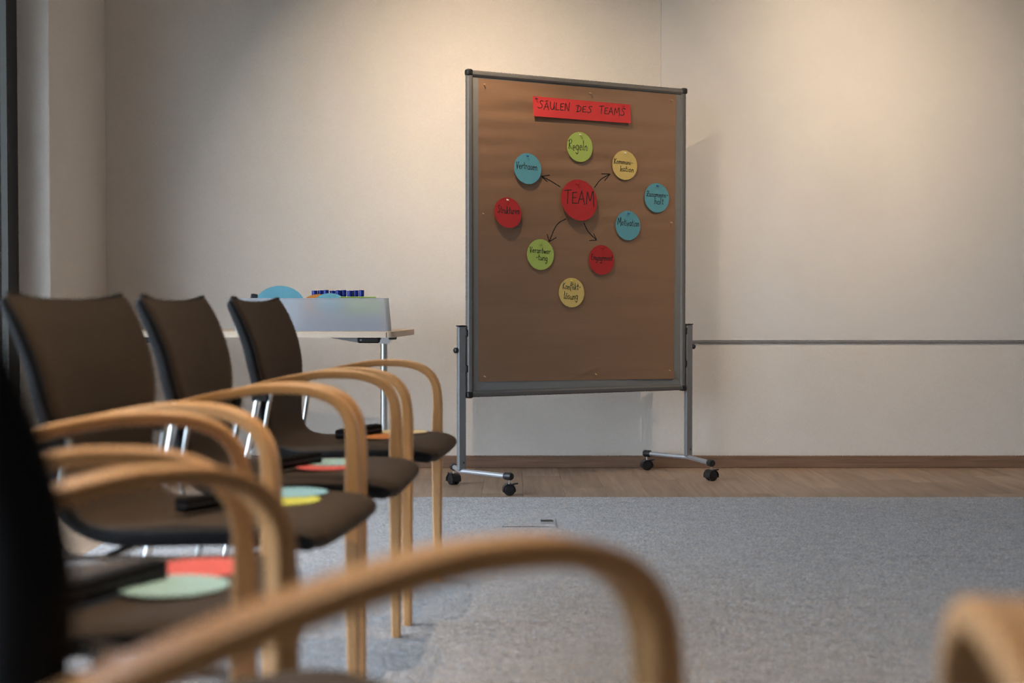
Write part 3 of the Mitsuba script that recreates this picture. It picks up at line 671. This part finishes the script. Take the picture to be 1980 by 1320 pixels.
# seat and back profile (x, z, half width, bow of the sides towards the sitter, thickness)
prof = np.array([
 (0.038, 0.4125, 0.196, 0.000, 0.004), (0.055, 0.417, 0.205, 0.000, 0.010), (0.0655, 0.428, 0.213, 0.000, 0.018), (0.061, 0.441, 0.220, 0.000, 0.026), (0.040, 0.451, 0.226, 0.000, 0.032), (0.00, 0.456, 0.231, 0.001, 0.035), (-0.08, 0.455, 0.234, 0.003, 0.035), (-0.18, 0.449, 0.232, 0.006, 0.034),
 (-0.27, 0.443, 0.220, 0.008, 0.034), (-0.335, 0.445, 0.203, 0.009, 0.034), (-0.375, 0.462, 0.193, 0.010, 0.036), (-0.395, 0.500, 0.190, 0.012, 0.040), (-0.400, 0.55, 0.198, 0.014, 0.040), (-0.404, 0.61, 0.214, 0.016, 0.040),
 (-0.412, 0.67, 0.239, 0.017, 0.040), (-0.427, 0.73, 0.248, 0.018, 0.038), (-0.452, 0.79, 0.254, 0.019, 0.034), (-0.476, 0.832, 0.254, 0.019, 0.028), (-0.4805, 0.840, 0.246, 0.018, 0.025), (-0.4825, 0.845, 0.230, 0.017, 0.020)])
Pf = bez(prof, 5)
def seat_meshes():
    n = len(Pf); P = Pf[:, :2]
    t = np.gradient(P, axis=0); t /= np.linalg.norm(t, axis=1, keepdims=True)
    nr = np.stack([t[:, 1], -t[:, 0]], 1)                     # towards the sitter (up on the seat, forward on the back)
    nu = 33; u = np.linspace(-1, 1, nu)
    endfade = np.minimum(1, np.minimum(np.arange(n) / 5.0, (n - 1 - np.arange(n)) / 4.0))
    front, rear = np.zeros((n, nu, 3)), np.zeros((n, nu, 3))
    i0 = int(np.argmax((Pf[:, 0] < -0.08) & (np.arange(n) > 10))); th0 = Pf[i0, 4]
    e0 = np.clip((np.abs(u) - 0.80) / 0.20, 0, 1)
    b0 = P[i0][None] + nr[i0][None] * (Pf[i0, 3] * np.abs(u) ** 2.4 - th0 * (1 - 0.35 * e0 ** 2) - 0.002)[:, None]
    for i in range(n):
        hw, bw_, th = Pf[i, 2:]
        y = hw * np.sign(u) * (1 - (1 - np.abs(u)) ** 1.25)
        rise = bw_ * np.abs(u) ** 2.4
        edge = np.clip((np.abs(u) - 0.80) / 0.20, 0, 1)
        pad = 0.006 * (1 - np.abs(u) ** 3) * endfade[i] - 0.010 * edge ** 2.2 * (0.3 + 0.7 * endfade[i])
        dip = 0.009 * (np.clip((i - (n - 22)) / 21.0, 0, 1) ** 1.5) * (1 - np.abs(u) ** 2.2)      # top edge sags between its corners
        base = P[i][None] + nr[i][None] * (rise + pad)[:, None] - t[i][None] * dip[:, None]
        front[i, :, 0], front[i, :, 2], front[i, :, 1] = base[:, 0], base[:, 1], y
        back_off = rise - th * (1 - 0.35 * edge ** 2) - 0.002
        b = P[i][None] + nr[i][None] * back_off[:, None] - t[i][None] * dip[:, None]
        if i <= i0:                                           # flat underside behind the rounded nose
            f0 = i / i0; b = np.stack([np.full(nu, 0.036 + (P[i0][0] - 0.036) * f0), 0.4120 + (b0[:, 1] - 0.4120) * f0], 1)
        rear[i, :, 0], rear[i, :, 2], rear[i, :, 1] = b[:, 0], b[:, 1], y * (1 + 0.012 * np.abs(u))
    f = grid_faces(n, nu)
    fm = trimesh.Trimesh(front.reshape(-1, 3), f, process=False)
    rm = trimesh.Trimesh(rear.reshape(-1, 3), f[:, ::-1], process=False)
    # border strip (black side) between the two skins
    loop = [(i, 0) for i in range(n)] + [(n - 1, j) for j in range(1, nu)] + [(i, nu - 1) for i in range(n - 2, -1, -1)] + [(0, j) for j in range(nu - 2, 0, -1)]
    A = np.array([front[i, j] for i, j in loop]); C = np.array([rear[i, j] for i, j in loop])
    cen = np.array([P[i] for i, j in loop])
    outd = np.zeros_like(A); outd[:, 1] = np.array([(-1 if j == 0 else 1 if j == nu - 1 else 0) for i, j in loop])
    for q, (i, j) in enumerate(loop):
        if i == 0: outd[q] += [-t[0][0], 0, -t[0][1]]
        if i == n - 1: outd[q] += [t[-1][0], 0, t[-1][1]]
    Mid = 0.5 * (A + C) + outd * 0.006
    k = len(loop); v = np.vstack([A, 0.75 * A + 0.25 * C + outd * 0.0045, Mid, 0.25 * A + 0.75 * C + outd * 0.0045, C])
    sf = grid_faces(5, k, True)
    sm = trimesh.Trimesh(v, sf, process=False)
    pip = tube(np.vstack([A, A[:1]]) + np.vstack([outd, outd[:1]]) * 0.001, 0.0026, 6, caps=False)
    return fm, cat(rm, sm), pip
arm_l, uvl = arm_mesh(1); arm_r, uvr = arm_mesh(-1)
cush, shell, piping = seat_meshes()
CH = {
 'cushion': [(mikit.ply(cush, 'mat_fabric', smooth=True), 'dark brown upholstered seat and back')],
 'shell': [(mikit.ply(shell, 'mat_black_fabric', smooth=35), 'black sides, underside and rear')],
 'piping': [(mikit.ply(piping, 'mat_piping', smooth=True), 'dark piping round the cushion')],
 'arm': [(mikit.ply(arm_l, 'mat_beech', smooth=True, uv=uvl), 'bent beech arm running into the front leg'), (mikit.ply(arm_r, 'mat_beech', smooth=True, uv=uvr), 'bent beech arm running into the front leg')],
 'rear_leg': [], 'stay': [], 'side_rail': [], 'cross_rail': [], 'bracket': [], 'bolt': [],
}
for s in (1, -1):
    yl = 0.228 * s
    CH['rear_leg'].append((mikit.ply(tube(bez([(-0.402, yl, 0.622), (-0.420, yl, 0.52), (-0.440, yl, 0.42), (-0.490, yl + 0.006 * s, 0.20), (-0.535, yl + 0.012 * s, 0.0)], 6), 0.013, 14, ell=0.009), 'mat_chrome', smooth=40), 'chrome rear leg'))
    CH['stay'].append((mikit.ply(tube(bez([(-0.374, yl, 0.60), (-0.388, yl, 0.52), (-0.396, yl, 0.45), (-0.380, yl, 0.405), (-0.33, yl, 0.392)], 6), 0.006, 12), 'mat_chrome', smooth=40), 'thin chrome stay'))
    CH['side_rail'].append((mikit.ply(tube(bez([(-0.444, yl, 0.392), (-0.30, yl, 0.394), (-0.08, yl + 0.014 * s, 0.398), (-0.004, yl + 0.044 * s, 0.398)], 6), 0.009, 12), 'mat_chrome', smooth=40), 'chrome side rail'))
    CH['bracket'].append((mikit.ply(rbox([-0.425, yl + 0.002 * s - 0.011, 0.575], [-0.380, yl + 0.002 * s + 0.011, 0.606], 0.005), 'mat_black_plastic', smooth=35), 'black arm bracket'))
    CH['bolt'].append((mikit.ply(orient(lathe([(0, 0), (0.009, 0), (0.008, 0.004), (0, 0.005)], 14), [1, 0, 0], [0.0125, SIDE * s - 0.006 * s, 0.398]), 'mat_chrome', smooth=40), 'metal bolt'))
for xx in (-0.06, -0.31):
    CH['cross_rail'].append((mikit.ply(tube([(xx, -0.236, 0.396), (xx, 0.236, 0.396)], 0.009, 12), 'mat_chrome', smooth=40), 'chrome cross rail'))
chairs = [
 ((-0.2453, 3.885, -4.8), 'brown armchair with bent beech arms, farthest of the row and nearest the pinboard'),
 ((-0.302, 3.188, -2.8), 'brown armchair with mint and red cards on its seat, second from the pinboard'),
 ((-0.357, 2.556, -7.0), 'brown armchair with light blue and lime cards on its seat, widest back in view'),
 ((-0.357, 1.860, 11.0), 'brown armchair with red and pale turquoise cards on its seat, its back out of view'),
 ((-0.067, 1.2515, 38.2), 'armchair with black back at lower left and blurred beech arm crossing the foreground'),
 ((0.562, 0.801, 78.0), 'armchair of which only a blurred pale bent arm shows at lower right'),
]
CHT = []
for (x, y, r), lab in chairs:
    k = numbered('conference_armchair'); tw = pl(x, y, 0.006, r); CHT.append(tw)
    tag(k, lab, 'chair', 'conference armchairs in the seating circle')
    slide = T().translate([-0.021 if r == 38.2 else 0.0, 0, 0])     # this one sits a little further back in its frame
    for pn, items in CH.items():
        for d, plab in items: part(k, pn, d, tw=tw @ slide if pn in ('cushion', 'shell', 'piping') else tw, label=plab)

# ------------------------------------------------------------------ cards and black pens on the seats (chair space)
def seat_z(x):
    return float(np.interp(-x, -Pf[:, 0][:60], Pf[:, 1][:60]))
seat_card = extrude(disc(0, 0, 0.071), 0.0015); seat_card_d = {}
def lay_card(ci, x, y, z, col, label, tilt=0.0):
    if col not in seat_card_d: seat_card_d[col] = mikit.ply(seat_card, 'mat_card_' + col, smooth=30)
    k = numbered('seat_card'); put(k, seat_card_d[col], None, tw=CHT[ci] @ T().translate([x, y, z]).rotate([0, 1, 0], tilt))
    tag(k, label, 'card', 'round cards lying on the chair seats')
case_body = rbox([-0.088, -0.0165, 0], [0.088, 0.0165, 0.027], 0.007)
case_zip = tube(np.array(sbox(-0.080, -0.0085, 0.080, 0.0085).buffer(0.0083, 4).exterior.coords) @ np.array([[1, 0, 0], [0, 1, 0]]) + [0, 0, 0.0135], 0.0012, 6, caps=False)
cb, cz = mikit.ply(case_body, 'mat_black_fabric', smooth=40), mikit.ply(case_zip, 'mat_marker_body', smooth=40)
def lay_case(ci, x, y, z, deg, label):
    k = numbered('slim_case'); tw = CHT[ci] @ T().translate([x, y, z]).rotate([0, 0, 1], deg).rotate([0, 1, 0], -1.5)
    part(k, 'body', cb, tw=tw); part(k, 'seam', cz, tw=tw)
    tag(k, label, 'case', 'slim black cases lying on the chair seats')
SZ = 0.4625
SEAT_ITEMS = [
 (0, -0.113, -0.004, 'orange', 'orange round card on the seat of the farthest armchair'), (0, -0.080, 0.120, 'cream', 'pale yellow round card on the seat of the farthest armchair'),
 (1, -0.116, -0.035, 'coral', 'red round card on the seat of the second armchair from the pinboard'), (1, -0.113, 0.035, 'mint', 'mint round card on the seat of the second armchair from the pinboard'),
 (2, -0.080, 0.045, 'lime', 'lime yellow round card on the seat of the armchair with the widest back'), (2, -0.090, 0.140, 'sky', 'light blue round card on the seat of the armchair with the widest back'),
 (3, -0.056, 0.085, 'coral', 'red round card on the seat in front of the black chair back'), (3, -0.091, -0.046, 'mint', 'pale turquoise round card on the seat in front of the black chair back'),
]
for q, (ci, x, y, col, lab) in enumerate(SEAT_ITEMS): lay_card(ci, x, y, SZ + (0.0018 if q % 2 else 0.0), col, lab)
lay_case(0, -0.185, 0.010, SZ - 0.001, 62, 'slim black case lying on the seat of the farthest armchair')
lay_case(1, -0.195, -0.045, SZ - 0.001, 58, 'slim black case lying on the seat of the second armchair from the pinboard')
lay_case(2, -0.170, -0.045, SZ - 0.001, 55, 'slim black case lying on the seat of the armchair with the widest back')
lay_case(3, -0.165, -0.055, SZ - 0.001, 52, 'slim black case lying on the seat in front of the black chair back')

# ------------------------------------------------------------------ track spots under the ceiling (above the frame)
spot_names = ['above the board, aimed at the wall left of the pinboard', 'aimed at the white wall panel', 'aimed at the nearest chairs', 'aimed at the middle of the chair row']
for (pos, aim, I, b, c), nm in zip(SPOTS, spot_names):
    k = numbered('ceiling_spotlight'); d = np.subtract(aim, pos); d = d / np.linalg.norm(d)
    hd = lathe([(0.030, -0.10), (0.034, -0.10), (0.036, 0.02), (0.034, 0.02), (0.030, -0.095), (0, -0.095)], 20)
    head_at = np.array(pos) - d * 0.03 + np.array([0, 0, -0.10])
    part(k, 'head', orient(hd, d, head_at), 'mat_lamp_housing')
    part(k, 'arm', tube([head_at - d * 0.09, [head_at[0], head_at[1], CZ]], 0.008, 8), 'mat_lamp_housing')
    tag(k, 'grey ceiling spotlight ' + nm, 'spotlight', 'ceiling spotlights')
    o = head_at + d * 0.03
    scene['light_' + k] = {'type': 'spot', 'to_world': T().look_at(origin=o.tolist(), target=(o + d).tolist(), up=[0, 0, 1] if abs(d[2]) < 0.98 else [0, 1, 0]),
                           'intensity': {'type': 'rgb', 'value': [I * w for w in WARM]}, 'beam_width': float(b), 'cutoff_angle': float(c)}
